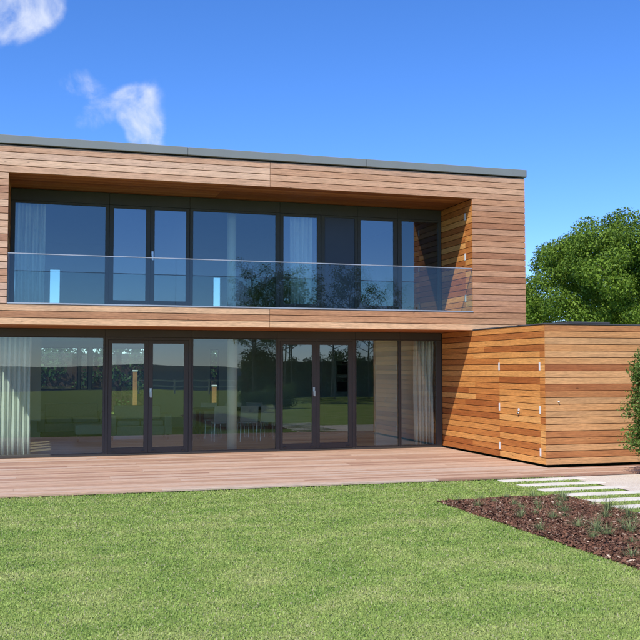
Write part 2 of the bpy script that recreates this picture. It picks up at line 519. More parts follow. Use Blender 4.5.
prof = [(400, GZ), (60, GZ), (20, GZ), (-10, GZ), (-38, GZ), (-60, -4.0), (-80, -9.0)]
xs = [-400, -60, -20, 0, 20, 60, 400]
V, F = [], []
for y, z in prof:
    for x in xs: V.append((x, y, z))
for j in range(len(prof) - 1):
    for i in range(len(xs) - 1):
        a = j * len(xs) + i
        F.append((a, a + len(xs), a + len(xs) + 1, a + 1))
tag(link(bpy.data.objects.new("lawn", np_mesh("lawn", V, F, LAWN)), None, (0, 0, 0)), "mown green lawn in front of the timber deck", "lawn", None, "structure")
tag(link(bpy.data.objects.new("sea", np_mesh("sea", [(-9000, -9000, -7.5), (9000, -9000, -7.5), (9000, -62, -7.5), (-9000, -62, -7.5)], [(0, 1, 2, 3)], SEA)), None, (0, 0, 0)), "dark blue sea mirrored in the glazing", "sea", None, "structure")
V, F = [], []
nh = 120
for i in range(nh):
    x = -2600 + 5600 * i / (nh - 1)
    h = 3 + 8 * math.sin(i * 0.13) + 4 * math.sin(i * 0.41 + 1) + rng.uniform(-1.5, 1.5)
    V += [(x, -2900, -9), (x, -3100, h), (x, -3400, -9)]
for i in range(nh - 1):
    a = 3 * i
    F += [(a, a + 3, a + 4, a + 1), (a + 1, a + 4, a + 5, a + 2)]
tag(link(bpy.data.objects.new("hills", np_mesh("hills", V, F, HILLM)), None, (0, 0, 0)), "low dark wooded hills across the water", "hills", None, "structure")

# gravel path to the right of the stepping pads, laid as its own sheet
pz = GZ + 0.012
tag(link(bpy.data.objects.new("gravel_path", np_mesh("gravel_path", [(8.06, 10.1, pz), (13.5, 10.1, pz), (13.5, DECK_Y - 0.01, pz), (8.06, DECK_Y - 0.01, pz)], [(0, 1, 2, 3)], GRAVEL)), None, (0, 0, 0)), "pale beige gravel path beside the stepping pads", "path", None, "structure")

# ------------------------------------------------------------------ boards
BOARD_MESH = {}


def board_mesh(length, width, thick, mat):
    """a board lying along local X, face towards -Y, small arris"""
    key = (round(length, 3), round(width, 4), thick, mat.name)
    if key not in BOARD_MESH:
        bm = bmesh.new()
        bm_box(bm, -length / 2, length / 2, -thick / 2, thick / 2, -width / 2, width / 2)
        es = [e for e in bm.edges if abs(e.verts[0].co.x - e.verts[1].co.x) > 1e-4 and e.verts[0].co.y < 0 and e.verts[1].co.y < 0]
        bmesh.ops.bevel(bm, geom=es, offset=0.003, segments=1, affect='EDGES')
        BOARD_MESH[key] = bm_mesh("board", bm, mat)
    return BOARD_MESH[key]


def board(name, parent, centre, length, width, thick, mat, rot=(0, 0, 0)):
    o = bpy.data.objects.new(name, board_mesh(length, width, thick, mat))
    link(o, parent, centre)
    o.rotation_euler = rot
    return o


def jit(a): return rng.uniform(-a, a)


# ------------------------------------------------------------------ timber deck
deck = box("deck", -7.0, 8.36, DECK_Y + 0.02, YG + 0.02, -0.12, -0.034, MEMBRANE)
tag(deck, "pinkish hardwood deck of long boards along the glazed front", "deck", None, "structure")
pitch_d = 0.1435
row = 0
y = DECK_Y
while y < YG - 0.02:
    xr = 13.4 if y < YA - 0.14 else XW - 0.006
    x = -7.0 + jit(0.01)
    w = pitch_d - 0.006
    first = True
    while x < xr - 0.05:
        ln = rng.choice([1.9, 3.1, 3.9, 4.5]) if first else rng.choice([3.6, 4.2, 4.8])
        first = False
        x1 = min(x + ln, xr)
        if xr - x1 < 0.5: x1 = xr
        board("deck_board", deck, ((x + x1) / 2, y + pitch_d / 2, -0.014 + jit(0.0012)), x1 - x - 0.004, w, 0.028, DECK, (R(-90), 0, 0))
        x = x1
    y += pitch_d
    row += 1
box("joist", 8.37, 13.4, DECK_Y + 0.02, YA, -0.12, -0.034, MEMBRANE, deck)

# ------------------------------------------------------------------ house
house = empty("house", (4.2, YG, 0))
tag(house, "two storey cedar clad modern house with glazed front, recessed balcony and low side wing", "house")
PITCH = 0.1215
Z0, ZOT, ZSILL, ZTOP = 2.457, 5.130, 2.846, 2.457 + 26 * 0.1215
# core of the upper storey, all set back behind the cladding
roof = box("roof", XEND + 0.03, XR - 0.004, YB + 0.026, YBACK, 5.16, 5.63, MEMBRANE, house)
slab = box("floor_slab", XEND + 0.03, XR - 0.004, YB + 0.026, YBACK - 0.2, 2.482, 2.80, MEMBRANE, house)
rwall = box("end_wall", XW + 0.026, XR - 0.004, YB + 0.026, YBACK - 0.2, 2.805, 5.155, MEMBRANE, house)
lwall = box("end_wall", XEND + 0.03, XL - 0.026, YB + 0.026, YG + 0.1, 2.805, 5.155, MEMBRANE, house)
box("interior_wall", XEND + 0.03, XL - 0.10, YG + 0.105, YBACK - 0.2, 2.805, 5.155, GREYW, house)


def row_z(i): return Z0 + (i + 0.5) * PITCH


BW, BT = PITCH - 0.011, 0.022


def face_boards(parent, rows, x0, x1, mat):
    for i in rows:
        board("cladding_board", parent, ((x0 + x1) / 2, YB + BT / 2 + jit(0.0012), row_z(i)), x1 - x0, BW, BT, mat)


SEAM = 4.170
face_boards(roof, range(22, 26), XEND, SEAM - 0.004, CEDAR_PALE)
face_boards(roof, range(22, 26), SEAM + 0.004, XR, CEDAR_MID)
face_boards(slab, range(0, 3), XEND, SEAM - 0.004, CEDAR_LOW_LIT)
face_boards(slab, range(0, 3), SEAM + 0.004, XR, CEDAR_LOW_LIT)
face_boards(rwall, range(3, 22), XW + 0.002, XR, CEDAR_FACE)
face_boards(lwall, range(3, 22), XEND, XL, CEDAR_PALE)
# balcony ceiling and underside of the upper storey: boards running along the front
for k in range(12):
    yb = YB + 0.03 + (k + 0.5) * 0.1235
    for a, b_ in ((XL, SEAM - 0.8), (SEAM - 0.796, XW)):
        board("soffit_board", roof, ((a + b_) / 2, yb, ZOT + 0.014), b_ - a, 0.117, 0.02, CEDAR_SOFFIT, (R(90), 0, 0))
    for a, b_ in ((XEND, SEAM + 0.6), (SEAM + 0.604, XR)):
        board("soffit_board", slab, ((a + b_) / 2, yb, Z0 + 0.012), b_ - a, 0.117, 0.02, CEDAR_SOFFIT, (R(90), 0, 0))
# jambs of the balcony
for i in range(3, 22):
    z = row_z(i)
    for a, b_ in ((YB + 0.024, 17.455), (17.461, YG)):
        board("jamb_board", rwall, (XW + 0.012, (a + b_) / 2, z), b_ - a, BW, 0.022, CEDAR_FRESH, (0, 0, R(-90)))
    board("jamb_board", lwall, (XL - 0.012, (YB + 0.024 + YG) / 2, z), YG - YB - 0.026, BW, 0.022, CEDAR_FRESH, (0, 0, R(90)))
for z in (4.81, 3.98, 3.13):
    box("hinge", XW - 0.007, XW + 0.0005, 17.425, 17.485, z - 0.07, z + 0.07, HINGE, rwall, 0.002)
# left end of the house
for i in range(26):
    board("cladding_board", lwall, (XEND + 0.011, (YB + 0.024 + YBACK) / 2, row_z(i)), YBACK - YB - 0.024, BW, BT, CEDAR_FACE, (0, 0, R(-90)))
for i in range(20):
    board("cladding_board", lwall, (XEND + 0.025, (21.82 + YBACK) / 2, 0.02 + (i + 0.5) * PITCH), YBACK - 21.82, BW, BT, CEDAR_FACE, (0, 0, R(-90)))
# coping in three lengths over a dark shadow gap
for a, b_ in ((XEND - 0.04, 2.6), (2.604, 6.1), (6.104, XR + 0.035)):
    box("coping", a, b_, YB - 0.035, YBACK + 0.04, 5.638, 5.785, COPING, house, 0.006)
# balcony floor
box("balcony_floor", XL, XW - 0.002, YB + 0.10, YG - 0.06, 2.802, 2.822, PANEL, slab)

# ------------------------------------------------------------------ glazing
def rect_frame(name, x0, x1, z0, z1, g, y0, y1, mat, parent):
    """a frame with one opening: g = (gx0, gx1, gz0, gz1)"""
    c = Vector(((x0 + x1) / 2, (y0 + y1) / 2, z0))
    bm = bmesh.new()
    def ring(y):
        o = [bm.verts.new((x - c.x, y - c.y, z - c.z)) for x, z in ((x0, z0), (x1, z0), (x1, z1), (x0, z1))]
        i = [bm.verts.new((x - c.x, y - c.y, z - c.z)) for x, z in ((g[0], g[2]), (g[1], g[2]), (g[1], g[3]), (g[0], g[3]))]
        return o, i
    fo, fi = ring(y0); bo, bi = ring(y1)
    for k in range(4):
        j = (k + 1) % 4
        bm.faces.new((fo[k], fo[j], fi[j], fi[k])); bm.faces.new((bo[k], bi[k], bi[j], bo[j]))
        bm.faces.new((fo[k], bo[k], bo[j], fo[j])); bm.faces.new((fi[k], fi[j], bi[j], bi[k]))
    bmesh.ops.recalc_face_normals(bm, faces=bm.faces)
    es = [e for e in bm.edges if all(abs(v.co.y - (y0 - c.y)) < 1e-5 for v in e.verts) and abs(e.calc_face_angle(0)) > 0.1]
    bmesh.ops.bevel(bm, geom=es, offset=0.004, segments=1, affect='EDGES')
    return link(bpy.data.objects.new(name, bm_mesh(name, bm, mat)), parent, c)


def pane(g, y, parent, mat=None):
    e = 0.006
    return box("pane", g[0] - e, g[1] + e, y, y + 0.024, g[2] - e, g[3] + e, mat or GLASS, parent)


def handle(x, z, parent, y):
    boxes("handle", [(x - 0.020, x + 0.020, y - 0.012, y, z - 0.085, z + 0.085), (x - 0.012, x + 0.012, y - 0.050, y - 0.0125, z - 0.01, z + 0.014),
                     (x - 0.014, x + 0.014, y - 0.070, y - 0.0505, z - 0.10, z + 0.016)], STEEL, parent, 0.002)


def window(x0, x1, z0, z1, g):
    w = rect_frame("window", x0, x1, z0, z1, g, YG, YG + 0.09, FRAME, house)
    pane(g, YG + 0.03, w, GLASS if z0 > 1 else GLASS_LOW)
    return w


def leaf_door(x0, x1, z0, z1, g, hx=None, hz=None):
    d = rect_frame("door", x0, x1, z0, z1, g, YG + 0.012, YG + 0.085, FRAME, house)
    pane(g, YG + 0.036, d, DGLASS if z0 > 1 else DGLASS_LOW)
    if hx is not None: handle(hx, hz, d, YG + 0.012)
    for hz_ in (z0 + 0.045,):
        for hx_ in (x0 + 0.1, x1 - 0.1):
            box("hinge", hx_ - 0.03, hx_ + 0.03, YG - 0.006, YG + 0.0115, hz_ - 0.012, hz_ + 0.012, FRAME, d, 0.003)
    return d


def head(x0, x1, z0, z1):
    box("head_panel", x0, x1, YG + 0.004, YG + 0.09, z0, z1, FRAME, house, 0.003)


ZH = 2.302
lo = (0.060, 2.285)
window(XEND + 0.05, 1.252, 0.004, ZH, (-0.985, 1.216, *lo))
window(2.945, 4.702, 0.004, ZH, (2.973, 4.676, *lo))
window(6.393, 7.401, 0.004, ZH, (6.417, 7.373, *lo))
window(7.404, 8.366, 0.004, ZH, (7.43, 8.243, *lo))
ld = (0.148, 2.183)
rect_frame("door_frame", 1.254, 2.943, 0.004, ZH, (1.310, 2.886, 0.034, 2.256), YG, YG + 0.09, FRAME, house)
leaf_door(1.312, 2.091, 0.036, 2.254, (1.386, 2.007, *ld))
leaf_door(2.093, 2.884, 0.036, 2.254, (2.177, 2.793, *ld), 2.135, 1.22)
rect_frame("door_frame", 4.704, 6.391, 0.004, ZH, (4.760, 6.330, 0.034, 2.256), YG, YG + 0.09, FRAME, house)
leaf_door(4.762, 5.534, 0.036, 2.254, (4.824, 5.454, *ld))
leaf_door(5.536, 6.328, 0.036, 2.254, (5.617, 6.244, *ld), 5.578 - 0.09, 1.22)
for a, b_ in ((XEND + 0.05, 1.252), (1.255, 2.942), (2.945, 4.702), (4.705, 6.39), (6.393, 7.401), (7.404, 8.366)):
    head(a, b_, ZH + 0.003, 2.4565)
# upper floor
up = (2.95, 4.862)
UZ0, UZ1 = 2.825, 4.905
window(XL + 0.004, 1.302, UZ0, UZ1, (-0.454, 1.23, *up))
window(2.888, 4.751, UZ0, UZ1, (2.954, 4.667, *up))
window(7.363, 8.372, UZ0, UZ1, (7.455, 8.309, *up))
ud = (3.03, 4.845)
leaf_door(1.305, 2.102, UZ0 + .005, UZ1, (1.391, 2.017, *ud))
leaf_door(2.104, 2.885, UZ0 + .005, UZ1, (2.188, 2.816, *ud), 2.146, 3.93)
leaf_door(4.754, 5.641, UZ0 + .005, UZ1, (4.833, 5.561, *ud))
leaf_door(6.453, 7.360, UZ0 + .005, UZ1, (6.523, 7.271, *ud))
sp = rect_frame("spandrel", 5.644, 6.450, UZ0, UZ1, (5.724, 6.388, 2.90, 4.862), YG, YG + 0.09, FRAME, house)
box("panel", 5.715, 6.397, YG + 0.02, YG + 0.06, 2.892, 4.868, PANEL, sp)
for a, b_ in ((XL + 0.004, 1.302), (1.305, 2.885), (2.888, 4.751), (4.754, 5.641), (5.644, 6.45), (6.453, 7.36), (7.363, 8.372)):
    head(a, b_, UZ1 + 0.003, 5.133)

# balustrade: frameless glass in an aluminium channel, slim rail on top
bal = box("balustrade", XL + 0.004, XW + 0.0015, YB - 0.012, YB + 0.05, 2.8225, 2.846, ALU, house, 0.002)
for a, b_ in ((XL + 0.008, 2.395), (2.403, 5.345), (5.353, XW - 0.006)):
    box("glass_panel", a, b_, YB + 0.012, YB + 0.029, 2.8465, 3.700, BALG, bal)
box("handrail", XL + 0.006, XW - 0.004, YB + 0.008, YB + 0.033, 3.700, 3.716, ALU, bal, 0.003)

# ------------------------------------------------------------------ side wing
wing = box("wing_wall", XW + 0.026, 13.6, YA + 0.026, YG + 0.2, 0.03, 2.445, MEMBRANE, house)
NR = 21
WP = (2.458 - 0.035) / NR
WW = WP - 0.010
for i in range(NR):
    z = 0.035 + (i + 0.5) * WP
    # side wall: plain stretch with a butt joint here and there, then the hidden door between two seams
    segs = []
    if z < 1.97:
        if rng.random() < 0.5:
            j = rng.uniform(16.7, 18.0); segs += [(YG - 0.001, j + 0.002), (j - 0.002, 16.031)]
        else:
            segs += [(YG - 0.001, 16.031)]
        segs += [(16.025, 14.533), (14.527, YA + 0.0225)]
    else:
        j = rng.uniform(15.2, 17.4) if rng.random() < 0.6 else None
        segs += [(YG - 0.001, j + 0.002), (j - 0.002, YA + 0.0225)] if j else [(YG - 0.001, YA + 0.0225)]
    for a, b_ in segs:
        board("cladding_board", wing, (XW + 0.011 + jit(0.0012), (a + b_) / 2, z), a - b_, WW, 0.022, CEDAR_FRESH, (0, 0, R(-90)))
    x = XW
    while x < 13.6:
        x1 = min(13.62, x + rng.choice([2.9, 3.6, 4.2]))
        if 13.62 - x1 < 0.7: x1 = 13.62
        board("cladding_board", wing, ((x + x1) / 2, YA + 0.011 + jit(0.0012), z), x1 - x - 0.004, WW, 0.022, CEDAR_WING)
        x = x1
for yy in (16.028, 14.53):
    for z in (1.73, 0.97, 0.24):
        box("hinge", XW - 0.006, XW - 0.0015, yy - 0.024, yy + 0.024, z - 0.07, z + 0.07, HINGE, wing, 0.001)
tube("lock", [(XW - 0.012, 15.28, 0.945), (XW - 0.002, 15.28, 0.945)], [0.026, 0.028], HINGE, wing, 14)
tube("handle", [(XW - 0.035, 15.27, 0.885), (XW - 0.002, 15.27, 0.885)], [0.020, 0.018], STEEL, wing, 14)
tube("wall_tap", [(8.62, YA - 0.03, 1.12), (8.62, YA - 0.002, 1.12)], [0.012, 0.014], HINGE, wing, 12)
# wing roof: membrane with a thin dark edge and a low rooflight
wroof = box("wing_roof", XW - 0.012, 13.66, YA - 0.012, YB + 0.02, 2.4585, 2.478, ROOFM, house, 0.003)
box("wing_roof", XR + 0.05, 13.66, YB + 0.0205, YBACK, 2.4585, 2.478, ROOFM, house)
boxes("rooflight", [(10.72, 11.6, 17.3, 18.6, 2.479, 2.645), (10.68, 11.64, 17.26, 18.64, 2.6455, 2.68)], ROOFM, wroof)

# ------------------------------------------------------------------ inside of the house
RX = 12.6
floor = box("interior_floor", XEND + 0.05, RX, YG + 0.092, YBACK, -0.10, -0.004, FLOORW, house)
# back wall with openings: (x0,x1,z0,z1)
def wall_with_holes(name, x0, x1, z0, z1, holes, y0, y1, mat):
    lst = []
    holes = sorted(holes)
    x = x0
    for h in holes:
        if h[0] > x: lst.append((x, h[0] - 0.0005, y0, y1, z0, z1))
        if h[2] > z0: lst.append((h[0], h[1], y0, y1, z0, h[2]))
        if h[3] < z1: lst.append((h[0], h[1], y0, y1, h[3], z1))
        x = h[1] + 0.0005
    lst.append((x, x1, y0, y1, z0, z1))
    w = boxes(name, lst, mat, house)
    for h in holes:
        f = rect_frame("back_window", h[0] + 0.001, h[1] - 0.001, h[2] + 0.001, h[3] - 0.001, (h[0] + 0.03, h[1] - 0.03, h[2] + 0.03, h[3] - 0.03), y0 + 0.05, y0 + 0.12, FRAME, house)
        pane((h[0] + 0.03, h[1] - 0.03, h[2] + 0.03, h[3] - 0.03), y0 + 0.07, f, BALG)
    return w


wall_with_holes("interior_wall", XEND + 0.05, RX, -0.004, 2.475, [(0.05, 1.08, 1.1, 2.28), (1.14, 1.36, 1.1, 2.28), (1.45, 1.80, 1.1, 2.28), (1.9, 2.95, 0.08, 2.28), (4.80, 5.06, 0.35, 2.25)], YBACK, YBACK + 0.25, WHITE)
wall_with_holes("interior_wall", XL - 0.095, XW + 0.02, 2.806, 5.155, [(0.26, 0.58, 3.0, 4.46), (4.83, 5.09, 3.1, 4.36)], YBACK - 0.19, YBACK - 0.02, GREYW)
box("interior_wall", 7.18, 8.36, 19.55, 19.65, -0.003, 2.446, WHITE, house)  # added pale wall, brightens the panes that mirror the wing
box("ceiling", XEND + 0.05, RX, YG + 0.11, YBACK - 0.21, 2.448, 2.474, WHITE, house)
box("ceiling", XL, XW, YG + 0.095, YBACK - 0.22, 5.145, 5.158, GREYW, house)
box("interior_wall", RX + 0.001, RX + 0.2, YG + 0.25, YBACK + 0.2, -0.004, 2.44, WHITE, house)
box("interior_wall", 8.385, RX, YG + 0.205, YG + 0.30, -0.003, 2.447, WHITE, house)
# upper partition walls
for x in (2.87, 5.70):
    box("interior_wall", x, x + 0.10, YG + 0.30, YBACK - 0.25, 2.806, 5.144, GREYW, house)
# glazed left end with slim mullions; the sun comes through it on to the floor
lw = [(XEND + 0.05, XEND + 0.13, yy, yy + 0.20, -0.003, 2.446) for yy in (18.75, 19.5, 20.2, 20.9, 21.6)]
endf = boxes("end_glazing", lw, FRAME, house)
for yy in (18.95, 19.70, 20.40, 21.10):
    box("pane", XEND + 0.075, XEND + 0.099, yy + 0.001, yy + 0.499, 0.0, 2.44, BALG, endf)
box("interior_wall", XEND + 0.05, XEND + 0.2, 21.81, YBACK - 0.001, -0.003, 2.446, WHITE, house)
# round column through both storeys
tube("column", [(3.87, 19.15, -0.003), (3.87, 19.15, 2.447)], [0.105, 0.105], COLUMNM, house, 28)
tube("column", [(3.84, 19.15, 2.807), (3.84, 19.15, 5.144)], [0.095, 0.095], COLUMNM, house, 28)
# chimney breast with open hearth
boxes("chimney_breast", [(-0.85, 0.08, 23.6, 24.4, 0.42, 2.44), (-0.85, -0.35, 23.6, 24.4, -0.003, 0.4195), (-0.35, 0.08, 24.2, 24.4, -0.003, 0.4195)], WHITE, house)


def curtain(x0, x1, y, z0, z1, folds, label):
    n = folds * 10
    V, F = [], []
    for k, zz in enumerate(np.linspace(z0, z1, 6)):
        for i in range(n + 1):
            t = i / n
            a = 0.045 + 0.012 * math.sin(3.1 * t * folds)
            V.append((x0 + (x1 - x0) * t + 0.012 * math.sin(k * 1.1 + i), y + a * math.sin(2 * math.pi * folds * t + 0.3 * math.sin(k * 0.9)), zz))
    for k in range(5):
        for i in range(n):
            b0 = k * (n + 1) + i
            F.append((b0, b0 + 1, b0 + n + 2, b0 + n + 1))
    me = np_mesh("curtain", np.array(V) - np.array([x0, y, z0]), F, CLOTH, None, True)
    o = link(bpy.data.objects.new("curtain", me), None, (x0, y, z0))
    md = o.modifiers.new("thickness", 'SOLIDIFY'); md.thickness = 0.006
    return tag(o, label, "curtain")


curtain(-0.96, -0.12, YG + 0.24, 0.004, 2.44, 9, "white curtain gathered at the end of the ground floor glazing beside the sunlit floor")
curtain(7.80, 8.25, YG + 0.20, 0.004, 2.42, 6, "white curtain behind the ground floor pane next to the side wing")
curtain(-0.45, 0.10, YG + 0.24, 2.81, 5.13, 8, "pale curtain behind the first wide balcony window")
curtain(5.05, 5.52, YG + 0.26, 2.81, 5.13, 5, "pale curtain behind the single balcony door beside the dark panel")


def sofa(loc, w, label):
    s = empty("sofa", loc)
    x, y, z = loc
    box("seat", x - w / 2 + 0.19, x + w / 2 - 0.19, y - 0.42, y + 0.25, z + 0.12, z + 0.34, SOFA, s, 0.03, 2)
    box("backrest", x - w / 2 + 0.19, x + w / 2 - 0.19, y + 0.252, y + 0.47, z + 0.12, z + 0.80, SOFA, s, 0.05, 3)
    for sx in (-1, 1):
        box("armrest", x + sx * (w / 2 - 0.095) - 0.093, x + sx * (w / 2 - 0.095) + 0.093, y - 0.44, y + 0.47, z + 0.12, z + 0.60, SOFA, s, 0.04, 3)
        box("cushion", x + sx * (w / 4 - 0.1) - w / 4 + 0.11, x + sx * (w / 4 - 0.1) + w / 4 - 0.11, y - 0.40, y + 0.24, z + 0.342, z + 0.47, SOFA, s, 0.05, 3)
        for yy in (-0.36, 0.40):
            tube("leg", [(x + sx * (w / 2 - 0.1), y + yy, z), (x + sx * (w / 2 - 0.1), y + yy, z + 0.125)], [0.02, 0.025], DARKW, s, 8)
    return tag(s, label, "sofa")


sofa((0.85, 24.6, -0.004), 1.7, "grey two seat sofa in front of the back windows")
sofa((2.35, 22.9, -0.004), 1.5, "grey sofa standing nearer the first pair of ground floor doors")
pf = empty("footstool", (1.25, 22.6, -0.004))
box("cushion", 0.85, 1.65, 22.3, 22.9, 0.16, 0.40, SOFA, pf, 0.06, 3)
for sx in (0.92, 1.58):
    for sy in (22.37, 22.83):
        tube("leg", [(sx, sy, -0.004), (sx, sy, 0.17)], [0.018, 0.022], DARKW, pf, 8)
tag(pf, "low padded grey footstool in front of the sofas", "footstool")

tb = empty("dining_table", (4.6, 22.2, -0.004))
box("table_top", 3.6, 5.6, 21.75, 22.65, 0.70, 0.745, DARKW, tb, 0.006)
for sx in (3.7, 5.5):
    for sy in (21.85, 22.55):
        box("leg", sx - 0.035, sx + 0.035, sy - 0.035, sy + 0.035, -0.004, 0.699, DARKW, tb)
tag(tb, "dark wooden dining table behind the round column", "table")


def chair(loc, rot):
    c = empty("dining_chair", (0, 0, 0))
    bm = bmesh.new(); bm_box(bm, -0.22, 0.22, -0.21, 0.21, 0.43, 0.465, 0.012, 2)
    link(bpy.data.objects.new("seat", bm_mesh("seat", bm, CHAIRM)), c, (0, 0, 0))
    bm = bmesh.new(); bm_box(bm, -0.21, 0.21, 0.19, 0.22, 0.466, 0.84, 0.012, 2)
    for v in bm.verts: v.co.y += (v.co.z - 0.45) * 0.15
    link(bpy.data.objects.new("backrest", bm_mesh("backrest", bm, CHAIRM)), c, (0, 0, 0))
    for sx in (-0.18, 0.18):
        for sy in (-0.17, 0.17):
            V_, F_ = tube_np([(sx * 1.12, sy * 1.12, 0), (sx, sy, 0.432)], [0.012, 0.014], 6)
            link(bpy.data.objects.new("leg", np_mesh("leg", [tuple(v) for v in V_], F_, STEEL)), c, (0, 0, 0))
    c.location = loc; c.rotation_euler = (0, 0, rot)
    return tag(c, "pale shell dining chair between the dark dining table and the glazing", "chair", "dining chairs round the table")


c0 = chair((4.1, 21.55, -0.004), math.pi)
for x, yy, a in ((4.7, 21.5, math.pi), (5.2, 21.6, math.pi), (4.1, 22.85, 0.05), (4.7, 22.85, 0), (5.2, 22.8, -0.1)):
    cc = copy_tree(c0, (x, yy, -0.004), a)
    if yy > 22.2: cc["label"] = "pale shell dining chair on the kitchen side of the dark dining table"

kc = empty("kitchen_unit", (8.6, 25.8, -0.004))
box("cabinet", 7.75, 9.6, 25.5, 26.2, -0.004, 2.2, CABINET, kc, 0.004)
for z0_, z1_ in ((1.02, 1.42), (1.50, 1.90)):
    ov = box("oven", 8.15, 8.75, 25.48, 25.4995, z0_, z1_, STEEL, kc, 0.004)
    box("oven_door", 8.19, 8.71, 25.47, 25.4795, z0_ + 0.03, z1_ - 0.11, OVENG, ov)
    box("display", 8.33, 8.57, 25.474, 25.4795, z1_ - 0.07, z1_ - 0.03, OVENG, ov)
tag(kc, "tall pale kitchen unit with two built in ovens", "kitchen unit")
ki = empty("kitchen_island", (8.3, 23.8, -0.004))
box("base", 7.2, 9.9, 23.5, 24.2, -0.004, 0.85, BRICKB, ki)
box("worktop", 7.12, 9.98, 23.42, 24.28, 0.851, 0.90, DARKW, ki, 0.004)
tag(ki, "brown kitchen island with dark worktop in front of the ovens", "kitchen island")

# ------------------------------------------------------------------ stepping pads
PADS = [(y_, y_ - 0.215) for y_ in (13.16, 12.60, 12.04, 11.48, 10.90, 10.32, 9.74, 9.16)]
PL = [6.83, 6.85, 6.86, 6.88, 6.86, 6.85, 6.87, 6.86]
names_pad = ["nearest the deck", "second from the deck", "third from the deck", "fourth from the deck", "fifth from the deck", "sixth from the deck", "seventh from the deck", "eighth from the deck"]
for (a, b_), xl, nm in zip(PADS, PL, names_pad):
    o = box("stepping_pad", xl, 8.25, b_, a, GZ - 0.03, -0.026 + jit(0.002), PAD, None, 0.008, 2)
    tag(o, "long pale stone stepping pad between grass strips, " + nm, "stepping pad", "stepping pads beside the bark bed")

# ------------------------------------------------------------------ bark mulch bed with tufts
BX0, BX1, BY0, BY1 = 5.03, 6.84, 3.2, 11.28
nprng = np.random.default_rng(5)


def bed_h(x, y):
    ex = np.minimum(np.minimum(x - BX0, BX1 - x), np.minimum(y - BY0, BY1 - y))
    return GZ + 0.006 + 0.055 * np.clip(ex / 0.35, 0, 1) + 0.012 * np.sin(x * 7.3 + y * 3.1) * np.clip(ex / 0.2, 0, 1)


gx, gy = np.linspace(BX0, BX1, 25), np.linspace(BY0, BY1, 100)
XX, YY = np.meshgrid(gx, gy)
ZZ = bed_h(XX, YY)
V = np.stack([XX.ravel(), YY.ravel(), ZZ.ravel()], 1)
F = [(j * 25 + i, j * 25 + i + 1, (j + 1) * 25 + i + 1, (j + 1) * 25 + i) for j in range(99) for i in range(24)]
bed = link(bpy.data.objects.new("planting_bed", np_mesh("planting_bed", V, F, SOIL, None, True)), None, (0, 0, 0))
tag(bed, "dark brown planting bed cut straight into the lawn", "planting bed", None, "structure")


def chips(n):
    x = nprng.uniform(BX0 - 0.03, BX1 + 0.01, n); y = nprng.uniform(BY0, BY1 + 0.02, n)
    z = bed_h(np.clip(x, BX0, BX1), np.clip(y, BY0, BY1)) + nprng.uniform(0.002, 0.02, n)
    ln = np.minimum(nprng.gamma(2.5, 0.0085, n) + 0.010, 0.075); wd = ln * nprng.uniform(0.2, 0.5, n)
    az = nprng.uniform(0, 2 * np.pi, n); ti = nprng.normal(0, 0.4, n); tj = nprng.normal(0, 0.35, n)
    u = np.stack([np.cos(az) * np.cos(ti), np.sin(az) * np.cos(ti), np.sin(ti)], 1)
    v = np.stack([-np.sin(az), np.cos(az), np.sin(tj)], 1)
    c = np.stack([x, y, z], 1)
    th = np.array([0, 0, 1.0])[None] * (0.004 + 0.25 * wd[:, None])
    U, W = u * ln[:, None] / 2, v * wd[:, None] / 2
    P = np.stack([c - U - W, c + U - W * .7, c + U + W, c - U * .9 + W, c + th], 1).reshape(-1, 3)
    i = np.arange(n)[:, None] * 5
    F = np.concatenate([i + np.array([[0, 1, 4]]), i + np.array([[1, 2, 4]]), i + np.array([[2, 3, 4]]), i + np.array([[3, 0, 4]])], 0)
    var = np.repeat(np.clip(nprng.beta(1.5, 2.4, n) * 0.9 + (nprng.random(n) > 0.975) * 0.6, 0, 1), 5)
    return P, F, var


P, F, var = chips(62000)
o = link(bpy.data.objects.new("bark_mulch", np_mesh("bark_mulch", P, F, MULCHC, var)), None, (0, 0, 0))
tag(o, "loose reddish brown bark chips covering the planting bed", "mulch", None, "stuff")


def tuft_mesh(seed, n, h, spread):
    g = np.random.default_rng(seed)
    az = g.uniform(0, 2 * np.pi, n); lean = g.uniform(0.1, spread, n); ln = h * g.uniform(0.5, 1.1, n)
    rb = g.uniform(0, 0.05, n); wd = g.uniform(0.0012, 0.0028, n)
    d = np.stack([np.cos(az), np.sin(az), np.zeros(n)], 1); s = np.stack([-np.sin(az), np.cos(az), np.zeros(n)], 1)
    up_ = np.array([[0, 0, 1.0]])
    p0 = d * rb[:, None]
    p1 = p0 + d * (ln * 0.5 * np.sin(lean * 0.6))[:, None] + up_ * (ln * 0.5 * np.cos(lean * 0.6))[:, None]
    p2 = p1 + d * (ln * 0.5 * np.sin(lean * 1.5))[:, None] + up_ * (ln * 0.5 * np.cos(lean * 1.5))[:, None]
    w = s * wd[:, None]
    P = np.stack([p0 - w, p0 + w, p1 + w, p1 - w, p2 + w * .25, p2 - w * .25], 1).reshape(-1, 3)
    i = np.arange(n)[:, None] * 6
    F = np.concatenate([i + np.array([[0, 1, 2, 3]]), i + np.array([[3, 2, 4, 5]])], 0)
    return np_mesh("grassy_plant", P, F, TUFTL, np.repeat(g.random(n), 6))


